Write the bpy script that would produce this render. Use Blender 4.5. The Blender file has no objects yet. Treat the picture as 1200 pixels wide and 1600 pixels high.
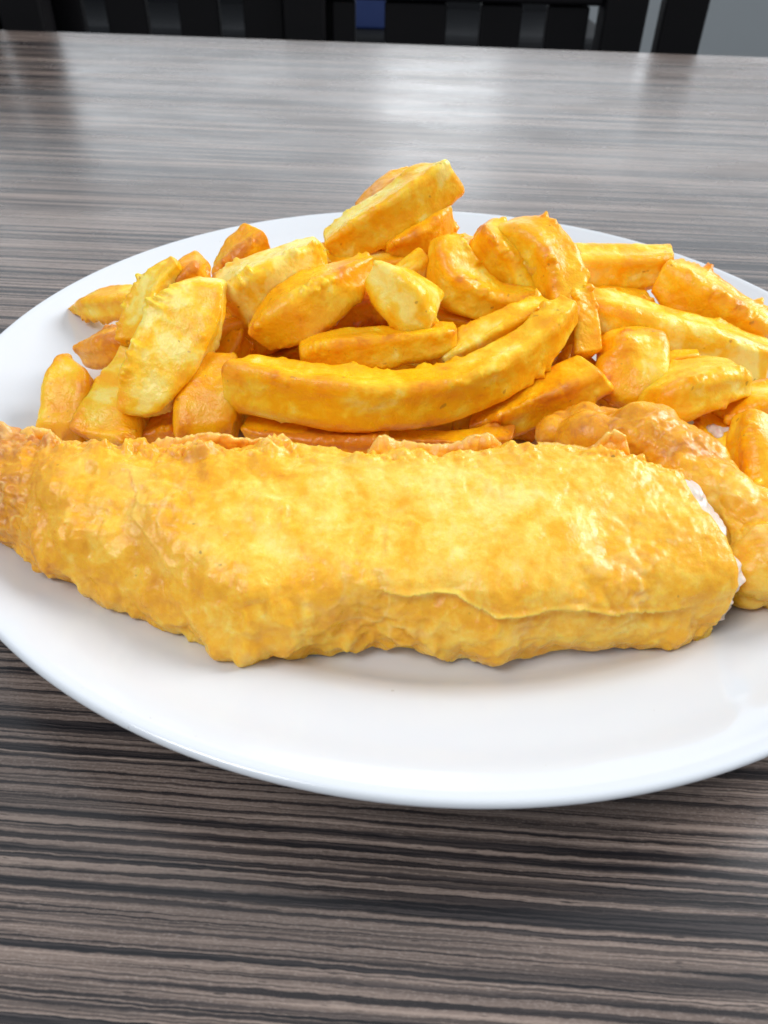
import bpy, math, random
import numpy as np
from mathutils import Matrix, Vector

# ------------------------------------------------------------------ measured layout (millimetres, table top = 0)
CHIPS = [
 ('long curved chip lying along the front of the pile behind the fish', -0.05, 1, 4, [[-38.6, 163.0, 28.8, 12.9, 12.2], [-27.9, 159.0, 29.3, 12.9, 12.3], [-13.5, 157.0, 28.4, 12.7, 12.0], [0.9, 157.0, 27.7, 12.3, 11.7], [15.3, 160.0, 28.5, 11.8, 11.3], [28.4, 166.0, 32.0, 11.0, 10.4], [39.1, 173.0, 37.0, 9.4, 9.0], [47.3, 181.0, 43.1, 6.5, 6.2]]),
 ('chip with a pale square cut end under the tip of the long curved chip', 0.15, 2, 0, [[22.3, 163.0, 16.6, 8.0, 7.6], [32.9, 164.0, 20.9, 10.0, 9.5], [44.0, 166.0, 26.4, 10.9, 10.3], [54.7, 170.0, 30.4, 10.3, 9.8]]),
 ('broad pale yellow chip with a flat cut end facing left of centre', -0.3, 3, 8, [[-45.2, 190.0, 35.5, 13.5, 12.2], [-36.5, 192.0, 40.7, 14.3, 12.8], [-28.0, 196.0, 44.7, 12.2, 11.0], [-18.2, 202.0, 47.9, 9.8, 8.8]]),
 ('browned tapering chip leaning up to the right below the broad pale chip', 0.6, 4, 10, [[-34.8, 178.0, 33.1, 8.0, 6.4], [-27.4, 180.0, 38.1, 13.9, 11.1], [-18.4, 185.0, 42.2, 13.5, 10.8], [-11.0, 190.0, 45.6, 9.6, 7.7], [-5.2, 195.0, 47.1, 5.5, 4.4]]),
 ('tallest chip standing up at the top of the pile', 0.1, 5, 0, [[-18.3, 212.0, 44.7, 8.5, 8.1], [-9.5, 214.0, 48.7, 11.2, 10.7], [1.4, 217.0, 54.4, 12.1, 11.5], [10.8, 222.0, 59.1, 12.2, 11.6], [15.9, 225.0, 61.8, 10.7, 10.1]]),
 ('short golden chip peeking out behind the tallest chip', 0.4, 6, 0, [[-10.0, 226.0, 46.5, 10.1, 9.1], [-0.6, 229.0, 54.2, 10.8, 9.7], [7.3, 233.0, 58.1, 7.8, 7.0]]),
 ('orange chip wedged under the tallest chip', 0.55, 7, 0, [[-2.3, 212.0, 42.9, 8.0, 7.2], [7.2, 215.0, 46.9, 10.7, 9.6], [16.6, 224.0, 51.7, 9.7, 8.7]]),
 ('small whitish yellow broken chip in the middle of the pile', -0.3, 8, 20, [[-3.3, 186.0, 48.7, 10.1, 7.1], [1.8, 184.0, 45.4, 16.2, 11.3], [7.8, 181.0, 41.3, 15.7, 11.0], [11.7, 178.0, 38.5, 8.2, 5.7]]),
 ('small golden chip end poking out above the whitish broken chip', 0.3, 9, 0, [[0.1, 198.0, 40.9, 6.0, 5.4], [6.2, 200.0, 43.9, 6.1, 5.5], [9.9, 203.0, 46.1, 4.9, 4.4]]),
 ('browned chip lying level just above the long curved chip', 0.75, 10, 6, [[-22.5, 170.0, 32.6, 7.9, 6.7], [-12.6, 171.0, 34.4, 9.9, 8.4], [2.2, 173.0, 35.0, 9.4, 8.0], [13.8, 175.0, 35.8, 8.2, 6.9], [18.1, 176.0, 36.5, 6.0, 5.1]]),
 ('dark orange chip in the gap left of the whitish broken chip', 0.85, 11, 0, [[-22.8, 190.0, 32.7, 7.7, 6.9], [-10.3, 191.0, 36.3, 9.1, 8.2], [2.0, 193.0, 37.6, 9.1, 8.2]]),
 ('hooked chip with a tip pointing right in the upper middle of the pile', 0.35, 12, 0, [[14.6, 203.0, 52.6, 7.2, 6.1], [16.1, 199.0, 47.3, 10.6, 9.0], [19.8, 195.0, 41.9, 13.3, 11.3], [29.2, 192.0, 38.8, 9.8, 8.3], [40.2, 192.0, 39.9, 4.4, 3.7]]),
 ('wide shaded chip sloping down to the right at the top of the pile', 0.55, 13, 0, [[24.8, 211.0, 50.7, 10.0, 7.5], [30.7, 207.0, 46.3, 14.4, 10.8], [37.5, 203.0, 39.7, 14.2, 10.7], [44.1, 197.0, 33.0, 11.3, 8.5]]),
 ('bent chip arching over to meet the tip of the long curved chip', 0.05, 14, 0, [[32.8, 211.0, 50.1, 8.8, 7.5], [39.7, 206.0, 50.8, 11.6, 9.8], [45.1, 200.0, 47.2, 11.6, 9.8], [47.8, 194.0, 42.1, 10.5, 8.9], [48.2, 188.0, 38.3, 7.6, 6.5]]),
 ('chip half hidden behind the middle of the long curved chip', 0.5, 15, 0, [[12.6, 174.0, 27.8, 8.4, 7.6], [22.4, 176.0, 33.6, 9.9, 8.9], [32.4, 180.0, 38.3, 8.1, 7.3], [41.3, 186.0, 40.2, 6.9, 6.2]]),
 ('thin chip sliver right behind the tip of the long curved chip', 0.35, 16, 0, [[50.9, 190.0, 43.1, 4.7, 4.2], [53.0, 185.0, 37.3, 6.3, 5.7], [53.1, 178.0, 29.6, 7.7, 6.9]]),
 ('straight blunt chip lying level at the upper right of the pile', 0, 17, -4, [[46.2, 218.0, 39.0, 10.6, 10.0], [57.9, 218.0, 38.5, 11.5, 10.9], [71.7, 219.0, 38.1, 11.5, 10.9], [84.9, 221.0, 38.8, 10.1, 9.6]]),
 ('shaded orange chip underneath the straight blunt chip', 0.7, 18, 0, [[52.0, 210.0, 31.5, 7.3, 6.6], [65.5, 210.0, 31.0, 8.4, 7.5], [79.3, 209.0, 30.3, 7.7, 6.9]]),
 ('thick chip sloping down to the right edge beside the plate rim', 0.35, 19, 0, [[81.5, 216.0, 38.2, 10.1, 9.1], [90.0, 211.0, 33.7, 14.4, 13.0], [102.1, 207.0, 27.7, 14.5, 13.1], [113.4, 203.0, 24.3, 11.3, 10.1]]),
 ('long chip running to the right edge below the thick sloping chip', 0.1, 20, 8, [[53.5, 196.0, 35.4, 9.6, 8.2], [63.5, 194.0, 33.1, 13.2, 11.3], [78.3, 192.0, 29.6, 13.7, 11.6], [93.3, 190.0, 26.1, 14.1, 12.0], [108.7, 189.0, 22.6, 12.0, 10.2]]),
 ('stubby rounded chip standing upright right of centre', 0.15, 21, 0, [[65.7, 186.0, 34.9, 13.2, 9.2], [66.9, 181.0, 30.3, 16.5, 11.5], [65.7, 176.0, 25.3, 18.6, 13.0], [63.2, 169.0, 19.5, 15.3, 10.7]]),
 ('pale yellow chip lying in front of the right side chips', -0.25, 22, 18, [[65.9, 164.0, 22.9, 12.0, 7.2], [73.8, 166.0, 26.7, 15.6, 9.4], [83.8, 169.0, 29.6, 15.4, 9.2], [92.7, 170.0, 29.7, 10.8, 6.5]]),
 ('small pale chip corner between the long right chip and the pale one', -0.1, 23, 0, [[73.9, 180.0, 27.5, 4.3, 3.9], [78.8, 180.0, 28.9, 4.9, 4.4], [85.2, 181.0, 28.9, 4.4, 3.9]]),
 ('orange chip lying at the right edge above the second fish', 0.6, 24, 0, [[89.5, 164.0, 19.6, 8.1, 7.3], [95.6, 164.0, 23.8, 12.0, 10.8], [104.6, 165.0, 27.3, 10.5, 9.5]]),
 ('large golden chip at the right edge touching the second fish', 0.45, 25, 0, [[90.2, 150.0, 30.0, 7.8, 6.2], [90.0, 143.0, 26.6, 11.8, 9.4], [89.8, 136.0, 22.6, 10.9, 8.7], [89.4, 131.0, 20.0, 6.8, 5.4]]),
 ('large broad chip with a big flat face on the left of the pile', -0.15, 26, 26, [[-47.8, 182.0, 48.0, 9.8, 5.4], [-51.0, 177.0, 41.9, 16.4, 9.0], [-56.0, 169.0, 34.2, 17.6, 9.7], [-60.2, 161.0, 27.1, 15.3, 8.4], [-63.1, 156.0, 21.8, 10.3, 5.6]]),
 ('pale slim chip leaning behind the left side of the broad chip', -0.25, 27, 10, [[-55.9, 190.0, 48.2, 5.2, 4.2], [-61.7, 186.0, 43.4, 7.8, 6.2], [-65.6, 182.0, 37.6, 8.0, 6.4], [-68.8, 177.0, 30.4, 6.6, 5.3]]),
 ('crisp brown chip end above the large broad chip', 0.85, 28, 0, [[-49.8, 194.0, 46.4, 7.5, 6.3], [-54.0, 192.0, 43.5, 9.3, 7.9], [-59.4, 190.0, 37.3, 8.3, 7.1]]),
 ('crisp edged chip at the back left with a pale face', 0.35, 29, 0, [[-50.8, 208.0, 34.7, 9.2, 7.8], [-44.4, 210.0, 40.7, 10.7, 9.1], [-37.8, 214.0, 45.7, 9.1, 7.7]]),
 ('pointed chip sticking out to the left onto the plate rim', 0.4, 30, 0, [[-102.3, 222.0, 18.3, 3.0, 2.4], [-94.2, 219.0, 21.5, 8.2, 6.6], [-84.7, 216.0, 24.0, 10.1, 8.0], [-69.9, 211.0, 27.2, 9.3, 7.5]]),
 ('blunt orange chip standing at the far left end of the pile', 0.5, 31, 0, [[-81.9, 172.0, 27.5, 8.8, 7.0], [-83.0, 167.0, 23.3, 11.9, 9.5], [-83.6, 161.0, 18.2, 11.1, 8.8], [-84.3, 154.0, 14.0, 9.8, 7.8]]),
 ('smooth golden wedge standing beside the blunt leftmost chip', 0.05, 32, 0, [[-69.1, 178.0, 28.4, 3.5, 2.8], [-70.2, 172.0, 23.6, 7.3, 5.9], [-70.7, 164.0, 18.7, 13.2, 10.6], [-70.6, 154.0, 13.4, 16.8, 13.4]]),
 ('golden chip standing below the left end of the long curved chip', 0.45, 33, 0, [[-43.5, 172.0, 31.1, 10.6, 7.9], [-44.1, 166.0, 26.0, 13.7, 10.3], [-45.1, 159.0, 20.8, 15.5, 11.6], [-45.2, 152.0, 15.7, 13.5, 10.1]]),
 ('short crisp orange chip end lying on the plate at the left', 0.55, 43, 0, [[-87.5, 193.0, 19.2, 7.3, 6.2], [-82.7, 191.0, 21.3, 9.7, 8.3], [-76.9, 189.0, 23.7, 10.1, 8.6], [-70.5, 187.0, 26.0, 8.4, 7.2]]),
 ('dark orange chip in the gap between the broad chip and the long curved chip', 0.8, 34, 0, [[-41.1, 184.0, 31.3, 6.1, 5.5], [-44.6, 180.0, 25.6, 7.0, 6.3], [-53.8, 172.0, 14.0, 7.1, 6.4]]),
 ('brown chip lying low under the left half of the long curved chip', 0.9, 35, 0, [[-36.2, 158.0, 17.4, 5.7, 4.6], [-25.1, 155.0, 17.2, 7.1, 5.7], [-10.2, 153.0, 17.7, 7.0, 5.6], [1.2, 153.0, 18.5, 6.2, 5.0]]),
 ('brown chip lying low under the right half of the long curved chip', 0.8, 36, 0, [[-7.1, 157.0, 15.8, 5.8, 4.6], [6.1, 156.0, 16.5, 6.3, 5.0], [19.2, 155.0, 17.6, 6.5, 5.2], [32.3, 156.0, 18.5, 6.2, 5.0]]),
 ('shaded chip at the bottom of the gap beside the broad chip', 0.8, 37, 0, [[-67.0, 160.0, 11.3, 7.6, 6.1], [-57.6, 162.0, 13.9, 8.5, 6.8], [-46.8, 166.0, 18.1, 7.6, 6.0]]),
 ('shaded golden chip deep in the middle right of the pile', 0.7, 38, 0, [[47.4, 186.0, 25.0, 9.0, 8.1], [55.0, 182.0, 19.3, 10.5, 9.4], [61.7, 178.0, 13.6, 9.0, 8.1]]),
]
FISH_STATIONS = [[-88.3, 122.7, 19.6, -88.1, 130.5, 30.0], [-81.0, 114.0, 19.1, -84.1, 132.0, 34.0], [-70.2, 104.8, 18.2, -74.5, 129.5, 35.0], [-61.8, 102.1, 16.7, -65.4, 126.9, 35.0], [-48.1, 97.7, 14.6, -54.3, 126.0, 35.0], [-38.2, 93.1, 14.0, -42.2, 126.1, 35.0], [-26.3, 88.5, 13.6, -30.3, 128.0, 35.0], [-13.2, 92.5, 11.1, -16.8, 128.6, 35.0], [0.7, 94.0, 10.8, -1.7, 126.5, 35.0], [13.4, 92.9, 10.8, 11.9, 127.6, 35.0], [22.2, 91.2, 10.9, 21.6, 130.3, 35.0], [33.9, 93.7, 10.9, 34.1, 130.4, 35.0], [49.8, 96.3, 11.0, 47.6, 129.1, 35.0], [60.3, 97.7, 11.8, 56.9, 127.7, 34.5], [67.1, 98.8, 12.6, 61.6, 126.3, 34.0]]
FISH2 = [[37.7, 152.0, 20.0, 11.0, 9.3], [45.8, 150.0, 23.6, 14.1, 12.0], [54.7, 147.0, 26.7, 15.5, 13.2], [65.4, 142.0, 27.7, 15.4, 13.1], [73.0, 131.0, 25.6, 14.8, 12.5], [78.4, 120.0, 21.6, 17.0, 14.4], [82.0, 110.0, 20.1, 18.6, 15.8], [88.9, 102.0, 19.3, 18.1, 15.3]]
CREASE = [[0.1, 97.3, 26.4], [5.2, 96.7, 26.0], [10.0, 96.9, 26.7], [13.8, 96.9, 26.9], [17.2, 95.3, 25.6], [20.8, 93.5, 24.2], [25.7, 93.7, 23.7], [30.6, 95.2, 24.5], [36.9, 96.3, 24.3], [44.6, 96.6, 22.8], [51.4, 97.3, 22.0], [57.4, 98.1, 22.4]]
CREASE2 = [[0.8, 105.0, 31.7], [0.2, 102.6, 30.5], [0.0, 99.3, 28.6], [0.6, 97.4, 26.3]]
CREASE3 = [[-54.6, 126.8, 34.6], [-51.4, 121.1, 34.7], [-48.5, 114.1, 33.7], [-48.9, 106.5, 31.9], [-44.1, 100.4, 29.3], [-39.3, 96.3, 26.8]]
CAM_Z, PITCH, ROLL = 0.12782, 41, 1.5
PLATE_C = (13.1, 185.1)
PLATE_PROFILE = [(0, 8), (88, 8), (97, 8.6), (103, 10.5), (109, 13), (118, 16.6), (127, 20.4), (130, 21)]
FLESH2 = [85.6, 158.0, 18.8]
FLESH1 = [64.5, 122.0, 29.7]
FLESH1b = [66.8, 113.0, 23.1]
FLESH1c = [70.5, 105.0, 19.7]
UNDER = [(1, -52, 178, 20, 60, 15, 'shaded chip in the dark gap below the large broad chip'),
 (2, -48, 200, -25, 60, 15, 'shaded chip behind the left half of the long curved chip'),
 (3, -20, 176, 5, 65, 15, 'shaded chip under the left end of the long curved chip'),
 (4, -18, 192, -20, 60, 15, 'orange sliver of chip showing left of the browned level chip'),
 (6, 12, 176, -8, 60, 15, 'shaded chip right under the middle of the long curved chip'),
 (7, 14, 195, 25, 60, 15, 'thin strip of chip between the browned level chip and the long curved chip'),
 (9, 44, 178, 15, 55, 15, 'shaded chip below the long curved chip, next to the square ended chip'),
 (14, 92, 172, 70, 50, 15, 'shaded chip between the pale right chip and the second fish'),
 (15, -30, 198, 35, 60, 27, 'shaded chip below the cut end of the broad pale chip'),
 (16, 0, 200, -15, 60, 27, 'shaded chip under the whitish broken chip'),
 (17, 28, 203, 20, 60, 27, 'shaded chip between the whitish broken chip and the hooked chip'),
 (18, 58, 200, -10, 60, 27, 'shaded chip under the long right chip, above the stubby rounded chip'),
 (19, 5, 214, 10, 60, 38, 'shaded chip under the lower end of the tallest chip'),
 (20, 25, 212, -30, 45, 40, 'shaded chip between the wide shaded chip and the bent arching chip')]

# ------------------------------------------------------------------ camera, light, exposure
scene = bpy.context.scene
col = scene.collection
R = math.radians

cam_data = bpy.data.cameras.new('camera')
cam = bpy.data.objects.new('camera', cam_data)
col.objects.link(cam)
cam.matrix_world = (Matrix.Translation((0, 0, CAM_Z)) @ Matrix.Rotation(R(90 - PITCH), 4, 'X') @ Matrix.Rotation(R(ROLL), 4, 'Z'))
cam_data.sensor_width = 36.0
cam_data.lens = 1156 / 1600 * 36.0
cam_data.clip_start = 0.005
cam_data.clip_end = 60
cam_data.dof.use_dof = True
cam_data.dof.focus_distance = 0.172
cam_data.dof.aperture_fstop = cam_data.lens / 0.95
scene.camera = cam

world = bpy.data.worlds.new('World')
scene.world = world
world.use_nodes = True
bg = world.node_tree.nodes['Background']
bg.inputs['Color'].default_value = (0.84, 0.92, 1.0, 1)
bg.inputs['Strength'].default_value = 0.47


def area(name, loc, target, sx, sy, watts, color=(1, 1, 1)):
    d = bpy.data.lights.new(name, 'AREA')
    d.shape = 'RECTANGLE'
    d.size, d.size_y, d.energy, d.color = sx, sy, watts, color
    o = bpy.data.objects.new(name, d)
    col.objects.link(o)
    o.location = loc
    o.rotation_euler = (Vector(target) - Vector(loc)).to_track_quat('-Z', 'Y').to_euler()
    return o


# a ceiling panel, the far window, and two added fill panels
area('ceiling_and_fill_light', (2.3, 1.3, 1.75), (0.0, 0.2, 0), 1.4, 1.4, 74, (1.0, 1.0, 1.0))
area('ceiling_and_fill_light', (-0.9, -0.5, 1.75), (0.0, 0.15, 0), 0.8, 0.8, 15, (1.0, 1.0, 1.0))  # added fill panel behind the camera, flattens shade on plate and food
area('window_and_fill_light', (0.0, 4.6, 1.0), (0.0, 0.2, 0.6), 6.0, 1.7, 26, (0.92, 0.96, 1.0))  # wide panel added to brighten the table's far reflection, not an actual window
for z in (0.60, 1.08, 1.56):      # one window of three panes
    area('window_and_fill_light', (0.22, 4.2, z), (0.1, 0.2, 0.0), 0.60, 0.38, 0.85, (0.92, 0.97, 1.0))

scene.view_settings.view_transform = 'Standard'
scene.view_settings.look = 'None'
scene.view_settings.exposure = 0.27
scene.view_settings.gamma = 1.0
scene.cycles.use_denoising = True
scene.cycles.max_bounces = 8
scene.cycles.diffuse_bounces = 6
scene.cycles.adaptive_threshold = 0.02


# ------------------------------------------------------------------ numpy noise
def _hash(i, j, k, seed):
    h = (i.astype(np.int64) * 374761393 + j.astype(np.int64) * 668265263 + k.astype(np.int64) * 2147483647 + seed * 974634777) & 0xFFFFFFFF
    h = ((h ^ (h >> 13)) * 1274126177) & 0xFFFFFFFF
    h = ((h ^ (h >> 16)) * 2246822519) & 0xFFFFFFFF
    return h ^ (h >> 15)


def vnoise(P, scale, seed=0):
    """smooth value noise in -1..1 at points P (mm), feature size = scale (mm)"""
    Q = P / scale + 1000.37
    I = np.floor(Q).astype(np.int64)
    F = Q - I
    F = F * F * F * (F * (F * 6 - 15) + 10)
    out = np.zeros(len(P))
    for dx in (0, 1):
        for dy in (0, 1):
            for dz in (0, 1):
                w = (F[:, 0] if dx else 1 - F[:, 0]) * (F[:, 1] if dy else 1 - F[:, 1]) * (F[:, 2] if dz else 1 - F[:, 2])
                out += w * (_hash(I[:, 0] + dx, I[:, 1] + dy, I[:, 2] + dz, seed) / 4294967295.0 * 2 - 1)
    return out


def fbm(P, scale, seed=0, oct=3, gain=0.5):
    a, s, t = 0.0, 1.0, 0.0
    for o in range(oct):
        a = a + s * vnoise(P, scale / 2 ** o, seed + 17 * o)
        t += s
        s *= gain
    return a / t * 1.5


def worley(P, scale, seed=0):
    """distance to nearest feature point, in cells"""
    Q = P / scale + 1000.11
    I = np.floor(Q).astype(np.int64)
    best = np.full(len(P), 9.0)
    for dx in (-1, 0, 1):
        for dy in (-1, 0, 1):
            for dz in (-1, 0, 1):
                c = I + np.array([dx, dy, dz])
                h = _hash(c[:, 0], c[:, 1], c[:, 2], seed)
                p = c + np.stack([(h & 1023) / 1023.0, ((h >> 10) & 1023) / 1023.0, ((h >> 20) & 1023) / 1023.0], 1)
                best = np.minimum(best, ((Q - p) ** 2).sum(1))
    return np.sqrt(best)


def bubbles(P, scale, seed=0):
    d = worley(P, scale, seed)
    return np.clip(1 - (d / 0.75) ** 2, 0, 1)


# ------------------------------------------------------------------ mesh helpers
def tag(o, label=None, cat=None, group=None, kind=None):
    if label: o['label'] = label
    if cat: o['category'] = cat
    if group: o['group'] = group
    if kind: o['kind'] = kind
    return o


def link(name, me, mat, parent=None):
    o = bpy.data.objects.new(name, me)
    col.objects.link(o)
    if mat is not None and not me.materials:
        me.materials.append(mat)
    if parent is not None:
        o.parent = parent
    return o


def empty(name, loc=(0, 0, 0), rz=0):
    o = bpy.data.objects.new(name, None)
    o.empty_display_size = 0.01
    col.objects.link(o)
    o.location = loc
    o.rotation_euler = (0, 0, rz)
    return o


def mesh_from(verts, faces, smooth=True):
    me = bpy.data.meshes.new('mesh')
    me.from_pydata([tuple(v) for v in verts], [], faces)
    me.update()
    if smooth:
        me.polygons.foreach_set('use_smooth', [True] * len(me.polygons))
    return me


def set_attr(me, name, vals):
    a = me.attributes.new(name, 'FLOAT', 'POINT')
    a.data.foreach_set('value', np.asarray(vals, dtype=np.float32))


def catmull(K, n, closed=False):
    K = np.asarray(K, float)
    m = len(K)
    if closed:
        ext = np.vstack([K[-1:], K, K[:2]])
        segs = m
    else:
        ext = np.vstack([2 * K[0] - K[1], K, 2 * K[-1] - K[-2]])
        segs = m - 1
    t = np.linspace(0, segs, n, endpoint=not closed)
    i = np.minimum(t.astype(int), segs - 1)
    u = (t - i)[:, None]
    p0, p1, p2, p3 = ext[i], ext[i + 1], ext[i + 2], ext[i + 3]
    return 0.5 * (2 * p1 + (p2 - p0) * u + (2 * p0 - 5 * p1 + 4 * p2 - p3) * u ** 2 + (3 * p1 - p0 - 3 * p2 + p3) * u ** 3)


def grid_faces(n, m):
    """n rings of m points, closed around; two pole vertices appended at the end"""
    f = []
    for i in range(n - 1):
        a, b = i * m, (i + 1) * m
        for j in range(m):
            k = (j + 1) % m
            f.append((a + j, a + k, b + k, b + j))
    s, e = n * m, n * m + 1
    for j in range(m):
        k = (j + 1) % m
        f.append((s, k, j))
        f.append((e, (n - 1) * m + j, (n - 1) * m + k))
    return f


def grid_normals(V, n, m):
    G = V[:n * m].reshape(n, m, 3)
    du = np.gradient(G, axis=0)
    dv = (np.roll(G, -1, 1) - np.roll(G, 1, 1)) / 2
    N = np.cross(dv, du)
    N /= np.linalg.norm(N, axis=2, keepdims=True) + 1e-9
    c = G.mean(1, keepdims=True)
    if ((G - c) * N).sum() < 0:
        N = -N
    N = N.reshape(-1, 3)
    s = N[:m].mean(0); e = N[-m:].mean(0)
    ax0 = G[0].mean(0) - G[2].mean(0); ax1 = G[-1].mean(0) - G[-3].mean(0)
    return np.vstack([N, ax0 / (np.linalg.norm(ax0) + 1e-9), ax1 / (np.linalg.norm(ax1) + 1e-9)])


def section(m, power, rng):
    """closed outline of a cut potato stick: an uneven rounded quadrilateral, or a round one when rng is None"""
    if rng is None:
        th = np.linspace(0, 2 * np.pi, m, endpoint=False)
        c, q = np.cos(th), np.sin(th)
        return np.stack([np.sign(c) * np.abs(c) ** (2 / power), np.sign(q) * np.abs(q) ** (2 / power)], 1), np.zeros(m)
    j = lambda: rng.uniform(-.30, .12)
    C = np.array([(1 + j(), 1 + j()), (-1 - j(), 1 + j()), (-1 - j(), -1 - j()), (1 + j(), -1 - j())])
    pts, cor = [], []
    k = m // 4
    rad = [rng.uniform(.14, .32) for _ in range(4)]
    for i in range(4):
        p, c, nx = C[i - 1], C[i], C[(i + 1) % 4]
        a, b = c + (p - c) * rad[i], c + (nx - c) * rad[i]
        nc = k * 2 // 5
        for t in np.linspace(0, 1, nc):
            pts.append((1 - t) ** 2 * a + 2 * t * (1 - t) * c + t * t * b); cor.append(1 - .45 * abs(2 * t - 1) ** 2)
        b2 = nx + (c - nx) * rad[(i + 1) % 4]
        for t in np.linspace(0, 1, k - nc + 2)[1:-1]:
            q = b + (b2 - b) * t
            pts.append(q * (1 - .05 * math.sin(math.pi * t))); cor.append(.55 * max(math.exp(-8 * t), math.exp(-8 * (1 - t))))
    return np.array(pts), np.array(cor)


def sweep(K, rot, n, m, power, blunt, rng=None):
    """rings of the section along a spline; K rows: x y z w t (mm). Returns verts, corner mask, end mask"""
    dense = catmull(K, 400)
    seg = np.linalg.norm(np.diff(dense[:, :3], axis=0), axis=1)
    L = np.concatenate([[0], np.cumsum(seg)])
    total = L[-1]
    w0, w1 = K[0][3], K[-1][3]
    tt = np.linspace(0, 1, n)
    tt = tt - 0.12 * np.sin(2 * np.pi * tt)
    s = tt * total
    A = np.stack([np.interp(s, L, dense[:, c]) for c in range(5)], 1)
    T = np.gradient(A[:, :3], axis=0)
    T /= np.linalg.norm(T, axis=1, keepdims=True)
    U = np.array([0, 0, 1.0]) - T * T[:, 2:3]
    bad = np.linalg.norm(U, axis=1) < 0.35
    U2 = np.array([0, -1.0, 0]) - T * (-T[:, 1:2])
    U[bad] = U2[bad]
    U /= np.linalg.norm(U, axis=1, keepdims=True)
    S = np.cross(T, U)
    tw = R(rot) + (0 if rng is None else 1) * np.linspace(-1, 1, n) * R(rng.uniform(-12, 12) if rng else 0)
    ca, sa = np.cos(tw)[:, None], np.sin(tw)[:, None]
    S, U = ca * S + sa * U, -sa * S + ca * U
    r0, r1 = blunt * w0, blunt * w1
    d0, d1 = np.clip(s / r0, 0, 1), np.clip((total - s) / r1, 0, 1)
    e = 2.0 if rng is None else 2.4
    sc = np.maximum(1 - (1 - d0) ** e, 0.0) ** (1 / e) * np.maximum(1 - (1 - d1) ** e, 0.0) ** (1 / e)
    sc = np.maximum(sc, 0.02)
    P0, c0 = section(m, power, rng)
    P1, c1 = section(m, power, rng)
    mixv = np.linspace(0, 1, n)[:, None, None]
    P = P0[None] * (1 - mixv) + P1[None] * mixv
    cor = c0[None] * (1 - mixv[:, :, 0]) + c1[None] * mixv[:, :, 0]
    V = A[:, None, :3] + S[:, None] * (P[:, :, :1] * (A[:, 3] * sc / 2)[:, None, None]) + U[:, None] * (P[:, :, 1:] * (A[:, 4] * sc / 2)[:, None, None])
    if rng is not None:       # the knife cut the ends at a slant
        for side, w, k in ((0, w0, np.clip(1 - s / (1.2 * w0), 0, 1)), (1, w1, np.clip(1 - (total - s) / (1.2 * w1), 0, 1))):
            ta, tb = rng.uniform(-.45, .45), rng.uniform(-.45, .45)
            sh = (P[:, :, 0] * ta + P[:, :, 1] * tb) * (w / 2) * (k * sc)[:, None]
            V = V + T[:, None] * sh[:, :, None]
    poles = np.stack([V[0].mean(0) - T[0] * 0.02, V[-1].mean(0) + T[-1] * 0.02])
    V = np.vstack([V.reshape(-1, 3), poles])
    cm = np.concatenate([cor.reshape(-1), [0, 0]])
    em = 1 - np.minimum(np.clip(s / (1.6 * r0), 0, 1), np.clip((total - s) / (1.6 * r1), 0, 1))
    em = np.concatenate([np.repeat(em[:, None], m, 1).reshape(-1), [1, 1]])
    return V, cm, em


def place_origin(V, base):
    return (V - np.asarray(base)) / 1000.0


def plate_height(x, y):
    q = np.hypot(x - PLATE_C[0], y - PLATE_C[1])
    return np.interp(q, [a for a, b in PLATE_PROFILE], [b for a, b in PLATE_PROFILE])


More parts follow.
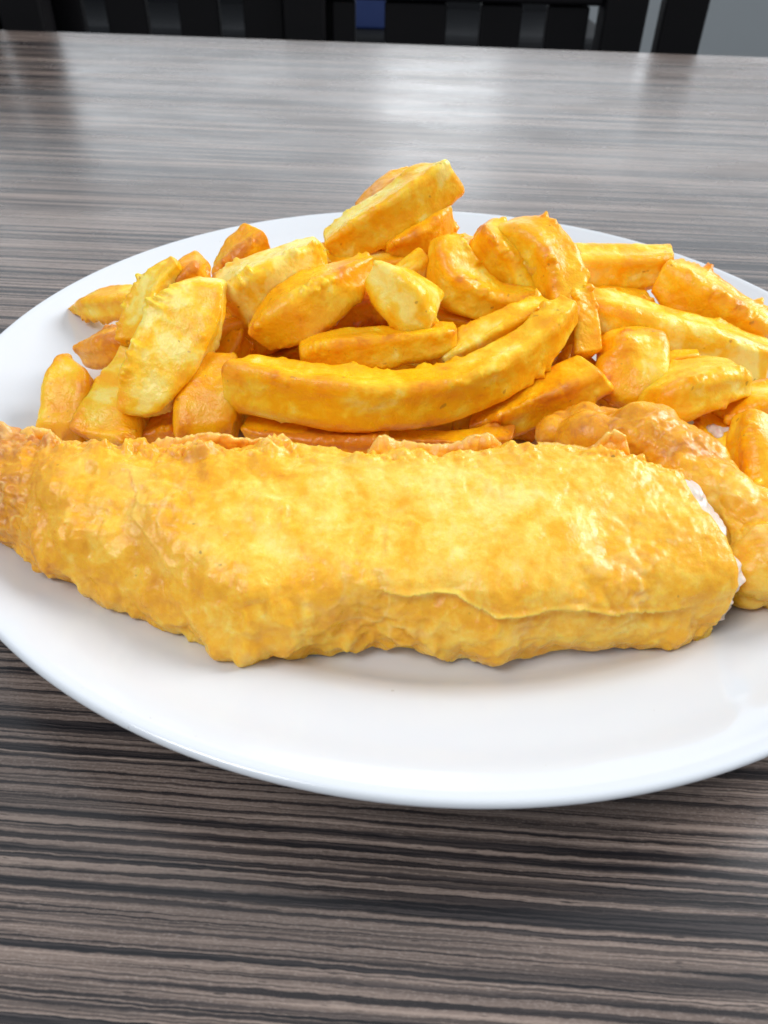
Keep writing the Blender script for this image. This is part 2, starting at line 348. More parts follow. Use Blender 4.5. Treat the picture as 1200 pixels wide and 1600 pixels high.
# ------------------------------------------------------------------ node helper
class Nodes:
    def __init__(self, name):
        self.mat = bpy.data.materials.new(name)
        self.mat.use_nodes = True
        self.t = self.mat.node_tree
        self.bsdf = self.t.nodes['Principled BSDF']

    def n(self, kind, **kw):
        nd = self.t.nodes.new(kind)
        for k, v in kw.items():
            setattr(nd, k, v)
        return nd

    def link(self, a, b):
        self.t.links.new(a, b)

    def val(self, sock, v):
        if hasattr(v, 'is_linked') or isinstance(v, bpy.types.NodeSocket):
            self.link(v, sock)
        else:
            sock.default_value = v

    def math(self, op, a, b=0.5, c=None, clamp=False):
        nd = self.n('ShaderNodeMath', operation=op, use_clamp=clamp)
        self.val(nd.inputs[0], a)
        self.val(nd.inputs[1], b)
        if c is not None: self.val(nd.inputs[2], c)
        return nd.outputs[0]

    def mix(self, f, a, b, blend='MIX'):
        nd = self.n('ShaderNodeMix', data_type='RGBA', blend_type=blend)
        self.val(nd.inputs[0], f)
        self.val(nd.inputs[6], a if not isinstance(a, tuple) else (*a, 1))
        self.val(nd.inputs[7], b if not isinstance(b, tuple) else (*b, 1))
        return nd.outputs[2]

    def ramp(self, f, stops, interp='LINEAR'):
        nd = self.n('ShaderNodeValToRGB')
        nd.color_ramp.interpolation = interp
        el = nd.color_ramp.elements
        while len(el) < len(stops): el.new(0.5)
        for e, (p, c) in zip(el, stops):
            e.position = p
            e.color = (*c, 1) if isinstance(c, tuple) else (c, c, c, 1)
        self.val(nd.inputs[0], f)
        return nd.outputs[0]

    def noise(self, vec, scale, detail=2, rough=0.5, dist=0.0):
        nd = self.n('ShaderNodeTexNoise')
        self.link(vec, nd.inputs['Vector'])
        nd.inputs['Scale'].default_value = scale
        nd.inputs['Detail'].default_value = detail
        nd.inputs['Roughness'].default_value = rough
        nd.inputs['Distortion'].default_value = dist
        return nd.outputs[0]

    def mapping(self, vec, scale=(1, 1, 1), rot=(0, 0, 0), loc=(0, 0, 0)):
        nd = self.n('ShaderNodeMapping')
        self.link(vec, nd.inputs[0])
        nd.inputs['Location'].default_value = loc
        nd.inputs['Rotation'].default_value = rot
        nd.inputs['Scale'].default_value = scale
        return nd.outputs[0]

    def attr(self, name, kind='GEOMETRY'):
        nd = self.n('ShaderNodeAttribute', attribute_name=name, attribute_type=kind)
        return nd.outputs['Fac']

    def pos(self):
        """object coordinates shifted by a random amount for every object"""
        tc = self.n('ShaderNodeTexCoord')
        oi = self.n('ShaderNodeObjectInfo')
        mul = self.math('MULTIPLY', oi.outputs['Random'], 7.31)
        cmb = self.n('ShaderNodeCombineXYZ')
        self.link(mul, cmb.inputs[0]); self.link(mul, cmb.inputs[1])
        add = self.n('ShaderNodeVectorMath', operation='ADD')
        self.link(tc.outputs['Object'], add.inputs[0]); self.link(cmb.outputs[0], add.inputs[1])
        return add.outputs[0]

    def bump(self, h, strength, dist, normal=None):
        nd = self.n('ShaderNodeBump')
        nd.inputs['Strength'].default_value = strength
        nd.inputs['Distance'].default_value = dist
        self.link(h, nd.inputs['Height'])
        if normal is not None: self.link(normal, nd.inputs['Normal'])
        return nd.outputs[0]

    def set(self, **kw):
        for k, v in kw.items():
            self.val(self.bsdf.inputs[k.replace('_', ' ')], v)


# ------------------------------------------------------------------ materials
def mat_wood():
    m = Nodes('laminate_wood')
    tc = m.n('ShaderNodeTexCoord')
    base = m.mapping(tc.outputs['Object'], rot=(0, 0, R(-0.6)))
    sep = m.n('ShaderNodeSeparateXYZ'); m.link(base, sep.inputs[0])
    y = m.math('MULTIPLY_ADD', m.noise(m.mapping(base, (3, 8, 1)), 1, 2), 0.005, sep.outputs[1])
    y = m.math('MULTIPLY_ADD', m.noise(m.mapping(base, (28, 120, 1)), 1, 2), 0.0010, y)
    y = m.math('MULTIPLY_ADD', m.noise(m.mapping(base, (260, 900, 1)), 1, 2, 0.6), 0.0006, y)
    cb = m.n('ShaderNodeCombineXYZ'); m.link(sep.outputs[0], cb.inputs[0]); m.link(y, cb.inputs[1])
    v = cb.outputs[0]
    band = m.noise(m.mapping(v, (0.9, 60, 1)), 1, 1, 0.5)
    l1 = m.noise(m.mapping(v, (2.2, 420, 1)), 1, 2, 0.5)
    l2 = m.noise(m.mapping(v, (4.0, 980, 1), loc=(3, 7, 0)), 1, 2, 0.5)
    l3 = m.noise(m.mapping(v, (9, 2100, 1), loc=(9, 2, 0)), 1, 1, 0.5)
    hair = m.noise(m.mapping(v, (20, 2600, 1), loc=(1, 5, 0)), 1, 2, 0.6)
    pore = m.noise(m.mapping(v, (190, 2300, 1)), 1, 1, 0.5)
    grain = m.noise(m.mapping(base, (1500, 3600, 1)), 1, 2, 0.6)
    def lines(n, w, lo, hi):
        k = m.math('ADD', m.math('MULTIPLY', band, w), m.math('MULTIPLY', n, 1 - w))
        return m.ramp(k, [(lo, 1.0), (hi, 0.0)])
    d1 = lines(l1, 0.30, 0.445, 0.472)
    d2 = lines(l2, 0.26, 0.448, 0.478)
    d3 = lines(l3, 0.20, 0.43, 0.46)
    dark = m.math('MAXIMUM', d1, m.math('MAXIMUM', m.math('MULTIPLY', d2, 0.88), m.math('MULTIPLY', d3, 0.62)))
    tone = m.mix(m.ramp(l2, [(0.42, 0.0), (0.66, 1.0)]), (0.118, 0.086, 0.073), (0.30, 0.228, 0.19))
    tone = m.mix(m.math('MULTIPLY', m.ramp(hair, [(0.40, 1.0), (0.54, 0.0)]), 0.55), tone, (0.085, 0.063, 0.056))
    tone = m.mix(m.ramp(grain, [(0.5, 0.0), (0.8, 0.45)]), tone, (0.40, 0.33, 0.29))
    darkc = m.mix(m.ramp(hair, [(0.45, 0.0), (0.7, 1.0)]), (0.006, 0.005, 0.007), (0.060, 0.048, 0.047))
    c = m.mix(dark, tone, darkc)
    pm = m.math('MULTIPLY', m.ramp(pore, [(0.27, 1.0), (0.32, 0.0)]), 0.75)
    c = m.mix(pm, c, (0.018, 0.014, 0.014))
    smear = m.noise(m.mapping(base, (9, 20, 1)), 1, 4, 0.65)
    rough = m.math('MULTIPLY_ADD', m.ramp(smear, [(0.35, 0.0), (0.65, 1.0)]), 0.12, 0.19)
    m.set(Base_Color=c, Roughness=rough, Specular_IOR_Level=0.7)
    m.link(m.bump(m.math('SUBTRACT', grain, m.math('MULTIPLY', dark, 0.5)), 0.08, 0.0003), m.bsdf.inputs['Normal'])
    return m.mat


def mat_plate():
    m = Nodes('glazed_porcelain')
    tc = m.n('ShaderNodeTexCoord')
    nz = m.noise(tc.outputs['Object'], 9, 3)
    c = m.mix(nz, (0.665, 0.695, 0.74), (0.70, 0.73, 0.77))
    spk = m.noise(tc.outputs['Object'], 620, 1)
    c = m.mix(m.ramp(spk, [(0.18, 0.5), (0.205, 0.0)]), c, (0.45, 0.43, 0.42))
    fine = m.noise(tc.outputs['Object'], 60, 2)
    m.set(Base_Color=c, Roughness=m.math('MULTIPLY_ADD', nz, 0.08, 0.07), Specular_IOR_Level=0.55, Coat_Weight=0.3, Coat_Roughness=0.05)
    m.link(m.bump(fine, 0.05, 0.0006), m.bsdf.inputs['Normal'])
    return m.mat


def mat_chip():
    m = Nodes('fried_potato')
    p = m.pos()
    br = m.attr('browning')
    edge = m.attr('edge')
    end = m.attr('end')
    big = m.noise(p, 75, 3, 0.55, 0.6)
    mid = m.noise(p, 230, 2, 0.5, 0.6)
    fine = m.noise(p, 1300, 3, 0.6)
    f = m.math('ADD', m.math('MULTIPLY', big, 0.80), m.math('MULTIPLY', mid, 0.42))
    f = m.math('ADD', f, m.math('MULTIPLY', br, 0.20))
    f = m.math('ADD', m.math('MULTIPLY_ADD', f, 1.20, m.math('MULTIPLY_ADD', m.n('ShaderNodeObjectInfo').outputs['Random'], 0.14, -0.215)), m.math('MULTIPLY', edge, 0.22))
    f = m.math('ADD', f, m.math('MULTIPLY', m.math('MULTIPLY', end, big), 0.12))
    f = m.math('ADD', f, m.math('MULTIPLY', m.math('SUBTRACT', fine, 0.5), 0.07))
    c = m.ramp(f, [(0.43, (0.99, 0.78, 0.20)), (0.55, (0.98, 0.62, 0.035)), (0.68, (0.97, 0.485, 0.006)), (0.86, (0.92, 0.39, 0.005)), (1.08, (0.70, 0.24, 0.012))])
    sp = m.noise(p, 420, 1)
    c = m.mix(m.math('MULTIPLY', m.ramp(sp, [(0.22, 1.0), (0.27, 0.0)]), 0.55), c, (0.34, 0.16, 0.02))
    rough = m.math('MULTIPLY_ADD', mid, 0.24, 0.18)
    m.set(Base_Color=c, Roughness=rough, Specular_IOR_Level=0.4, Subsurface_Weight=0.5, Subsurface_Scale=0.003)
    m.bsdf.inputs['Subsurface Radius'].default_value = (1.0, 0.55, 0.12)
    h = m.math('ADD', m.math('MULTIPLY', fine, 0.5), m.math('MULTIPLY', m.noise(p, 480, 3, 0.6), 1.0))
    m.link(m.bump(h, 0.40, 0.0007), m.bsdf.inputs['Normal'])
    return m.mat


def mat_batter(name, dark):
    m = Nodes(name)
    p = m.pos()
    br = m.attr('browning')
    big = m.noise(p, 55, 3, 0.55, 0.7)
    mid = m.noise(p, 190, 4, 0.55, 0.6)
    fine = m.noise(p, 1100, 4, 0.65)
    small = m.noise(p, 480, 3, 0.55, 0.4)
    f = m.math('ADD', m.math('MULTIPLY', big, 0.46), m.math('MULTIPLY', mid, 0.44))
    f = m.math('ADD', f, m.math('MULTIPLY', small, 0.24))
    f = m.math('ADD', f, m.math('MULTIPLY', br, 0.30))
    f = m.math('ADD', f, m.math('MULTIPLY', m.math('SUBTRACT', fine, 0.5), 0.17))
    f = m.math('ADD', m.math('MULTIPLY_ADD', f, 1.38, -0.23), dark)
    c = m.ramp(f, [(0.32, (0.97, 0.74, 0.22)), (0.50, (0.95, 0.60, 0.085)), (0.66, (0.90, 0.46, 0.020)), (0.86, (0.78, 0.33, 0.012)), (1.08, (0.60, 0.23, 0.035))])
    pale_glint = m.attr('crisp')
    c = m.mix(m.math('MULTIPLY', pale_glint, 0.6), c, (0.90, 0.62, 0.22))  # pale crisp batter, plus highlights on raised ridges painted into the colour
    sp = m.noise(p, 330, 1)
    c = m.mix(m.math('MULTIPLY', m.ramp(sp, [(0.185, 1.0), (0.22, 0.0)]), 0.6), c, (0.22, 0.10, 0.02))
    rough = m.math('MULTIPLY_ADD', small, 0.40, 0.10)
    m.set(Base_Color=c, Roughness=rough, Specular_IOR_Level=0.45, Subsurface_Weight=0.55, Subsurface_Scale=0.003)
    m.bsdf.inputs['Subsurface Radius'].default_value = (1.0, 0.55, 0.14)
    vo = m.n('ShaderNodeTexVoronoi', feature='SMOOTH_F1'); m.link(p, vo.inputs['Vector']); vo.inputs['Scale'].default_value = 620
    h = m.math('ADD', m.math('MULTIPLY', fine, 0.8), m.math('ADD', m.math('MULTIPLY', m.noise(p, 420, 3, 0.6), 1.0), m.math('MULTIPLY', vo.outputs['Distance'], -0.5)))
    m.link(m.bump(h, 0.28, 0.0006), m.bsdf.inputs['Normal'])
    return m.mat


def mat_flesh():
    m = Nodes('white_fish_flesh')
    p = m.pos()
    nz = m.noise(m.mapping(p, (500, 150, 300)), 1, 3)
    m.set(Base_Color=m.mix(nz, (0.62, 0.50, 0.42), (0.74, 0.68, 0.61)), Roughness=0.35, Subsurface_Weight=0.4, Subsurface_Scale=0.002)
    m.link(m.bump(nz, 0.5, 0.0006), m.bsdf.inputs['Normal'])
    return m.mat


def mat_plain(name, c0, c1, rough, scale=20, spec=0.5):
    m = Nodes(name)
    tc = m.n('ShaderNodeTexCoord')
    nz = m.noise(tc.outputs['Object'], scale, 4, 0.6)
    m.set(Base_Color=m.mix(nz, c0, c1), Roughness=m.math('MULTIPLY_ADD', nz, 0.2, rough), Specular_IOR_Level=spec)
    return m.mat


WOOD, PLATE, CHIP, FLESH = mat_wood(), mat_plate(), mat_chip(), mat_flesh()
BATTER = mat_batter('golden_batter', 0.06)
BATTER2 = mat_batter('brown_batter', 0.11)
FLOOR = mat_plain('grey_vinyl_floor', (0.17, 0.185, 0.19), (0.23, 0.24, 0.245), 0.45, 6)
CHAIRWOOD = mat_plain('black_stained_wood', (0.002, 0.002, 0.0025), (0.005, 0.004, 0.005), 0.45, 25, 0.15)
SLATE = mat_plain('dark_slate_upholstery', (0.003, 0.0037, 0.005), (0.006, 0.007, 0.009), 0.6, 30, 0.2)
BLUE = mat_plain('blue_plastic', (0.008, 0.022, 0.095), (0.012, 0.03, 0.12), 0.4, 30)
METAL = mat_plain('dark_painted_metal', (0.03, 0.03, 0.032), (0.05, 0.05, 0.055), 0.35, 40)


# ------------------------------------------------------------------ setting: floor and table
def box_mesh(x0, x1, y0, y1, z0, z1, bevel=0.0):
    import bmesh
    bm = bmesh.new()
    bmesh.ops.create_cube(bm, size=1)
    for v in bm.verts:
        v.co = Vector((x0 + (v.co.x + .5) * (x1 - x0), y0 + (v.co.y + .5) * (y1 - y0), z0 + (v.co.z + .5) * (z1 - z0)))
    if bevel:
        bmesh.ops.bevel(bm, geom=bm.edges[:], offset=bevel, segments=3, profile=0.5, affect='EDGES')
    me = bpy.data.meshes.new('mesh')
    bm.to_mesh(me); bm.free()
    return me


tag(link('floor', mesh_from([(-9, -3, -0.75), (9, -3, -0.75), (9, 14, -0.75), (-9, 14, -0.75)], [(0, 1, 2, 3)], False), FLOOR), 'grey vinyl floor beyond the dark chairs', 'floor', kind='structure')

table = empty('table', (0, 0.45, -0.75), R(-3.2))
tag(table, 'table top of streaky dark grey brown wood laminate under the plate', 'table')
link('tabletop', box_mesh(-0.75, 0.75, -0.60, 0.3895, 0.720, 0.75, 0.0025), WOOD, table)
for sx in (-1, 1):
    for sy in (-1, 1):
        link('leg', box_mesh(sx * .66 - .025, sx * .66 + .025, (-.105 + sy * .43) - .025, (-.105 + sy * .43) + .025, 0.0, 0.719, 0.003), METAL, table)

# ------------------------------------------------------------------ chairs
def chair(loc, rz, label, slats, top, lean=0.05, blunt=False):
    t = empty('chair', loc, rz)
    tag(t, label, 'chair', 'dark chairs behind the table')
    link('seat', box_mesh(-.21, .21, 0.0, .42, .43, .47, .008), SLATE, t)
    for sx in (-1, 1):
        for y in (.025, .39):
            link('leg', box_mesh(sx * .185 - .02, sx * .185 + .02, y - .02, y + .02, 0, .43, .004), CHAIRWOOD, t)
        me = box_mesh(sx * .19 - .025, sx * .19 + .025, -.025, .02, .43, top, .004)
        link('back_post', me, CHAIRWOOD, t)
    link('top_rail', box_mesh(-.164, .164, -.018, .012, top - .035, top - .003, .004), CHAIRWOOD, t)
    link('lower_rail', box_mesh(-.164, .164, -.015, .010, .50, .54, .004), CHAIRWOOD, t)
    for (a, b) in slats:
        link('slat', box_mesh(a, b, -.012, .006, .541, top - .036, .003), CHAIRWOOD, t)
    for o in t.children:          # the backs lean away a little
        if o.name.split('.')[0] in ('back_post', 'top_rail', 'slat', 'lower_rail'):
            for v in o.data.vertices:
                v.co.y -= lean * (v.co.z - .43)
    return t


EVEN = [(-.15, -.10), (-.07, -.02), (.02, .07), (.10, .15)]
chair((-0.63, 1.02, -0.75), R(183), 'tall dark wooden chair at the far left behind the table', EVEN, .92)
chair((-0.29, 1.08, -0.75), R(180), 'dark slatted chair left of centre behind the table', EVEN, .795)
chair((0.08, 1.05, -0.75), R(180), 'dark slatted chair right of centre behind the table', [(-.15, -.10), (-.07, -.02), (.02, .095), (.13, .158)], .795)
chair((0.53, 1.03, -0.75), R(172), 'dark chair with a leaning post at the right behind the table', [], .84)

bench = empty('bench', (-0.45, 2.2, -0.75))
tag(bench, 'dark slate coloured bench seat seen between the chair slats', 'bench')
link('backrest', box_mesh(-1.6, 0.98, 0.30, .42, .0, .86, .02), SLATE, bench)
link('seat', box_mesh(-1.6, 0.98, -.15, .299, .30, .585, .02), SLATE, bench)
tag(link('box', box_mesh(-.05, .05, 0, .08, 0, .16, .006), BLUE), 'small blue box glimpsed between dark chair slats', 'box').location = (-0.065, 2.1, -0.1645)

# ------------------------------------------------------------------ plate
def build_plate():
    prof = [(0, 8.0), (30, 8.0), (60, 8.0), (80, 8.0), (91, 8.02), (95.5, 8.3), (98.5, 9.1), (102, 11.0), (105, 12.5), (107.5, 13.4), (112, 14.7), (118, 16.6), (123, 18.8), (126.5, 20.2), (128.3, 20.9), (129.4, 21.1), (130.1, 20.8), (130.4, 20.1), (130.1, 19.3), (129.0, 18.6), (126, 17.4), (118, 13.6), (109, 9.2), (103, 6.0), (98, 4.0), (92, 3.2), (86, 3.0), (84.5, 2.4), (84, 0.6), (83, 0.0), (81.5, 0.0), (80.5, 0.6), (80, 2.6), (70, 3.0), (40, 3.0), (0, 3.0)]
    prof = np.array(prof, float)
    dense = catmull(prof, 300)
    dense[:, 0] = np.maximum(dense[:, 0], 0)
    dense = dense[1:-1]
    m = 256
    th = np.linspace(0, 2 * np.pi, m, endpoint=False)
    V = np.stack([dense[:, None, 0] * np.cos(th), dense[:, None, 0] * np.sin(th), np.repeat(dense[:, None, 1], m, 1)], 2).reshape(-1, 3)
    # hand-thrown unevenness of a cheap plate
    V[:, 2] += 0.25 * np.sin(2 * np.arctan2(V[:, 1], V[:, 0]) + 0.7) * (np.hypot(V[:, 0], V[:, 1]) / 130) ** 3
    V = np.vstack([V, [[0, 0, 8.0], [0, 0, 3.0]]])
    V[:, :2] *= .993
    me = mesh_from(V / 1000.0, grid_faces(len(dense), m))
    o = link('plate', me, PLATE)
    o.location = (PLATE_C[0] / 1000, PLATE_C[1] / 1000, 0.0003)
    tag(o, 'round white glazed plate holding the fish and chips', 'plate')


build_plate()

# ------------------------------------------------------------------ chips
def build_chip(label, brown, seed, rot, K, n=150, m=96):
    rng = random.Random(seed * 77)
    K = K.copy(); K[:, 3:] *= 1.17
    V, cm, em = sweep(K, rot, n, m, 4, rng.uniform(0.10, 0.22), rng)
    N = grid_normals(V, n, m)
    Q = V + seed * 131.7
    d = 0.65 * vnoise(Q, 14, seed) + 0.22 * vnoise(Q, 5, seed + 3) + 0.12 * fbm(Q, 2.0, seed + 5, 2)
    crisp = np.clip(vnoise(Q, 6, seed + 9) * 1.4 - 0.1, 0, 1)
    ridge = np.abs(fbm(Q, 2.6, seed + 11, 2))
    cd = np.clip(cm - .55, 0, 1) / .45
    d += cd * crisp * (0.15 + 2.2 * np.clip(fbm(Q, 1.9, seed + 12, 3) + .1, 0, 1) + .8 * ridge) + 0.35 * np.clip(bubbles(Q, 2.4, seed + 2) - .35, 0, 1) * np.clip(vnoise(Q, 9, seed + 21) + brown * .6 - .1, 0, 1)
    V = V + N * d[:, None] * (0.75 + 0.25 * (1 - em))[:, None]
    base = V.mean(0); base[2] = V[:, 2].min()
    me = mesh_from(place_origin(V, base), grid_faces(n, m))
    set_attr(me, 'edge', np.clip(cm * (0.55 + .75 * vnoise(Q, 12, seed + 31)), 0, 1))
    set_attr(me, 'end', em)
    set_attr(me, 'browning', np.full(len(V), brown))
    o = link('potato_chip', me, CHIP)
    o.location = base / 1000
    tag(o, label, 'chip', 'potato chips piled behind the fish')


for label, brown, seed, rot, K in CHIPS:
    build_chip(label, brown, seed, rot, np.array(K))


# ------------------------------------------------------------------ the big battered fish
def polyline_dist(P2, line):
    best = np.full(len(P2), 1e9); side = np.zeros(len(P2))
    for a, b in zip(line[:-1], line[1:]):
        ab = b - a
        t = np.clip(((P2 - a) @ ab) / (ab @ ab), 0, 1)
        q = P2 - (a + t[:, None] * ab)
        dd = np.hypot(q[:, 0], q[:, 1])
        s = ab[0] * q[:, 1] - ab[1] * q[:, 0]
        upd = dd < best
        best[upd] = dd[upd]; side[upd] = np.sign(s[upd])
    return best, side


def batter_displace(V, N, seed, rough):
    """bubbly fried batter; rough 0..1 per vertex"""
    Q = V + seed * 37.7
    wq = Q + 0.8 * np.stack([vnoise(Q, 5, seed + 40), vnoise(Q, 5, seed + 41), vnoise(Q, 5, seed + 42)], 1)
    patch = np.clip(vnoise(Q, 10, seed + 50) * 2.0 + .05, 0, 1)
    d = 1.5 * vnoise(Q, 15, seed) * (0.45 + rough)
    d += 0.7 * vnoise(Q, 6.5, seed + 6) * (0.25 + rough)
    d += (0.10 + 1.15 * rough) * (bubbles(wq, 6.5, seed + 1) - .4)
    d += (0.06 + 0.75 * rough) * patch * (bubbles(wq, 2.9, seed + 2) - .3)
    d += (0.04 + 0.34 * rough) * patch * (bubbles(Q, 1.5, seed + 3) - .3)
    r = 1 - np.abs(fbm(wq, 9, seed + 4, 3))
    ridge = np.clip(r - .86, 0, 1) * 7
    d += (0.02 + 0.30 * rough) * ridge * patch
    d += 0.05 * fbm(Q, 1.3, seed + 5, 2)
    p2 = np.clip(.45 + 1.2 * vnoise(Q, 7, seed + 51), 0, 1)
    d += (0.03 + .46 * rough) * p2 * (np.clip(1 - 2.2 * np.abs(vnoise(wq, 4.2, seed + 52)), 0, 1) - .3)
    d += (0.01 + .20 * rough) * (1 - .6 * p2) * (np.clip(1 - 2.2 * np.abs(vnoise(wq, 2.1, seed + 53)), 0, 1) - .3)
    d += (0.01 + .10 * rough) * fbm(wq, 1.6, seed + 54, 2)
    pits = np.clip(bubbles(Q, 7.0, seed + 8) - .88, 0, 1) * 8
    d -= 0.9 * pits * rough
    ridge = np.clip(.8 * ridge * patch + .9 * patch * np.clip(bubbles(Q, 2.0, seed + 3) - .45, 0, 1) * (vnoise(Q, 4, seed + 77) > 0), 0, 1)
    return d, np.clip(ridge, 0, 1)


def build_fish():
    root = empty('battered_fish', (0, .11, .009))
    tag(root, 'large golden battered fish fillet lying across the front of the plate', 'fish')
    st = np.array(FISH_STATIONS)
    n, m = 460, 300
    S = catmull(st, n)
    sec = [(0.06, 0.00), (-.02, .10), (-.055, .30), (-.03, .55), (.05, .745), (.28, .87), (.58, .945), (.86, 1.0), (1.0, .965), (1.10, .75), (1.13, .40), (1.05, .05), (.8, 0.0), (.4, -0.01)]
    secL = [(0.10, 0.00), (-.02, .12), (-.04, .36), (.06, .58), (.22, .76), (.42, .90), (.66, .985), (.86, 1.0), (1.0, .95), (1.10, .72), (1.13, .38), (1.05, .05), (.8, 0.0), (.4, -0.01)]
    a = catmull(np.array(sec), m, closed=True); b = catmull(np.array(secL), m, closed=True)
    u = np.linspace(0, 1, n)
    k = np.clip((u - .30) / .25, 0, 1); k = k * k * (3 - 2 * k)
    prof = b[None] * (1 - k)[:, None, None] + a[None] * k[:, None, None]
    F, T = S[:, :3].copy(), S[:, 3:]
    bz = F[:, 2] - 1.6
    G = np.zeros((n, m, 3))
    G[:, :, 0] = F[:, None, 0] + (T[:, 0] - F[:, 0])[:, None] * prof[:, :, 0]
    G[:, :, 1] = F[:, None, 1] + (T[:, 1] - F[:, 1])[:, None] * prof[:, :, 0]
    G[:, :, 2] = bz[:, None] + (T[:, 2] - bz)[:, None] * prof[:, :, 1]
    # bottom follows the plate towards the back
    # broken right end bulges along its front
    e = np.clip((u - .86) / .14, 0, 1) ** 2
    bul = np.exp(-((prof[:, :, 0] - .12) / .22) ** 2) * np.exp(-((prof[:, :, 1] - .62) / .3) ** 2)
    G[:, :, 0] += 1.0 * e[:, None] * bul
    # close the two ends
    c = G.mean(1, keepdims=True)
    L = np.concatenate([[0], np.cumsum(np.linalg.norm(np.diff(c[:, 0], axis=0), axis=1))])
    dl = np.clip(L / 9.0, 0, 1); dr = np.clip((L[-1] - L) / 1.2, 0, 1)
    sc = np.sqrt(np.maximum(1 - (1 - dl) ** 2, 0)) * (1 - (1 - dr) ** 4) ** (1 / 4.)
    sc = np.maximum(sc, .03)
    G = c + (G - c) * sc[:, None, None]
    V = np.vstack([G.reshape(-1, 3), G[0].mean(0)[None], G[-1].mean(0)[None]])
    N = grid_normals(V, n, m)
    uu = np.concatenate([np.repeat(u, m), [0, 1]])
    pa = np.concatenate([prof[:, :, 0].reshape(-1), [.5, .5]]); pz = np.concatenate([prof[:, :, 1].reshape(-1), [.5, .5]])
    smooth_zone = np.exp(-((uu - .74) / .22) ** 2) * np.clip((pz - .62) / .2, 0, 1)
    rough = np.clip(.60 - .56 * smooth_zone + .25 * np.clip(.25 - uu, 0, 1) / .25 + .35 * vnoise(V, 18, 71) + .30 * np.clip((pa - .85) / .15, 0, 1), .05, 1)
    d, ridge = batter_displace(V, N, 5, rough)
    # drips and lobes along the front foot
    foot = np.exp(-((pz - .16) / .17) ** 2) * (pa < .3)
    lob = bubbles(V * np.array([1, .3, .3]) + 9.1, 6.5, 31)
    irr = np.clip(.55 + 1.1 * vnoise(V * np.array([1, 0, 0]), 13, 34), .12, 1.3)
    knob = 1.3 * np.exp(-((V[:, 0] + 26.5) / 4.0) ** 2) + 1.0 * np.exp(-((V[:, 0] - 22) / 3.0) ** 2)
    d += foot * knob + foot * irr * (2.9 * (lob - .25) + 1.0 * fbm(V, 3.0, 33, 2)) * np.clip(1.25 - .55 * uu, .4, 1.2)
    drip = np.exp(-((pz - .40) / .26) ** 2) * (pa < .35)
    d += drip * (1.1 * vnoise(V * np.array([1, .3, .3]), 4.5, 35) + .5 * vnoise(V * np.array([1, .35, .35]), 2.2, 36)) * np.clip(1.2 - .7 * uu, .4, 1.2)
    gran = np.clip(1 - pz / .75, 0, 1) * (pa < .4) * np.clip(1.1 - .8 * uu, .2, 1)
    d += gran * (.55 * (bubbles(V, 2.3, 37) - .3) * np.clip(.5 + vnoise(V, 8, 38), 0, 1) + .22 * fbm(V, 1.6, 39, 2))
    # the long lip of batter and a short fold that runs into it
    front = (pa < .75) & (N[:, 1] < .35)
    for line, amp, wid in ((CREASE, 1.7, 1.4), (CREASE2, .9, 1.1), (CREASE3, .5, 3.0)):
        ln = np.array(line)[:, [0, 2]]
        P2 = V[:, [0, 2]] + .5 * np.stack([vnoise(V, 3, 61), vnoise(V, 3, 62)], 1)
        dd, side = polyline_dist(P2, ln)
        q = dd * side
        lip = np.exp(-(dd / (.45 * wid)) ** 2)
        under = np.where(side < 0, np.exp(-(dd / (2.4 * wid)) ** 2), 0)
        fade = np.clip((V[:, 0] - ln[:, 0].min() + 3) / 6, 0, 1) * np.clip((ln[:, 0].max() + 3 - V[:, 0]) / 8, 0, 1)
        d += np.where(front, amp * fade * (lip * .5 - under * .8), 0)
        ridge = np.maximum(ridge, np.where(front, .5 * lip * fade, 0))
    # ragged crest at the back
    crest = np.exp(-((pa - .95) / .10) ** 2) * (pz > .6)
    d += crest * np.clip(fbm(V, 4.6, 45, 4, .6) * 3.6, -.4, 3.2) * np.clip(.4 + np.abs(uu - .68) * 2, .3, 1.1)
    damp = np.where(pz < .02, .15, 1.0)
    V = V + N * (d * damp)[:, None]
    zmin = plate_height(V[:, 0], V[:, 1]) + .35
    V[:, 2] = np.maximum(V[:, 2], zmin)
    base = np.array([0, 110, 9.0])
    me = mesh_from(place_origin(V, base), grid_faces(n, m))
    brown = np.clip(1.15 * np.clip((.22 - uu) / .22, 0, 1) ** .8 + .16 * (1 - smooth_zone) - .22 * np.exp(-((uu - .62) / .16) ** 2) * np.clip((pz - .5) / .3, 0, 1) + .35 * crest - .1, -.5, 1.2)
    set_attr(me, 'browning', brown)
    set_attr(me, 'crisp', np.clip(ridge * (.4 + rough), 0, 1))  # crisp ridges that also receive the painted pale highlight
    link('batter', me, BATTER, root)
    # white flesh bulging out of the broken end
    ring = G[-5]; rc = ring.mean(0)
    k = 30; mm = len(ring)
    Pf = []
    for i in range(k):
        t = i / (k - 1)
        sc_ = .93 * math.sqrt(max(1 - t ** 3, 0.0)) + .01
        Pf.append(rc + (ring - rc) * sc_ + np.array([-3 + 9.0 * t, 0, 0]))
    Vf = np.vstack([np.array(Pf).reshape(-1, 3), Pf[0].mean(0)[None], Pf[-1].mean(0)[None]])
    Vf[:, 0] += 1.6 * vnoise(Vf * np.array([1, 1, 1.6]), 5, 301) + .8 * fbm(Vf * np.array([1, .6, 2]), 2.4, 302, 2)
    Vf[:, 1:] += .5 * np.stack([vnoise(Vf, 3, 303), vnoise(Vf, 3, 304)], 1)
    Vf[:, 2] = np.maximum(Vf[:, 2], plate_height(Vf[:, 0], Vf[:, 1]) + .4)
    fo = link('flesh', mesh_from(place_origin(Vf, base), grid_faces(k, mm)), FLESH, root)
    fo['label'] = 'white flaky fish flesh at the broken end'
    return root


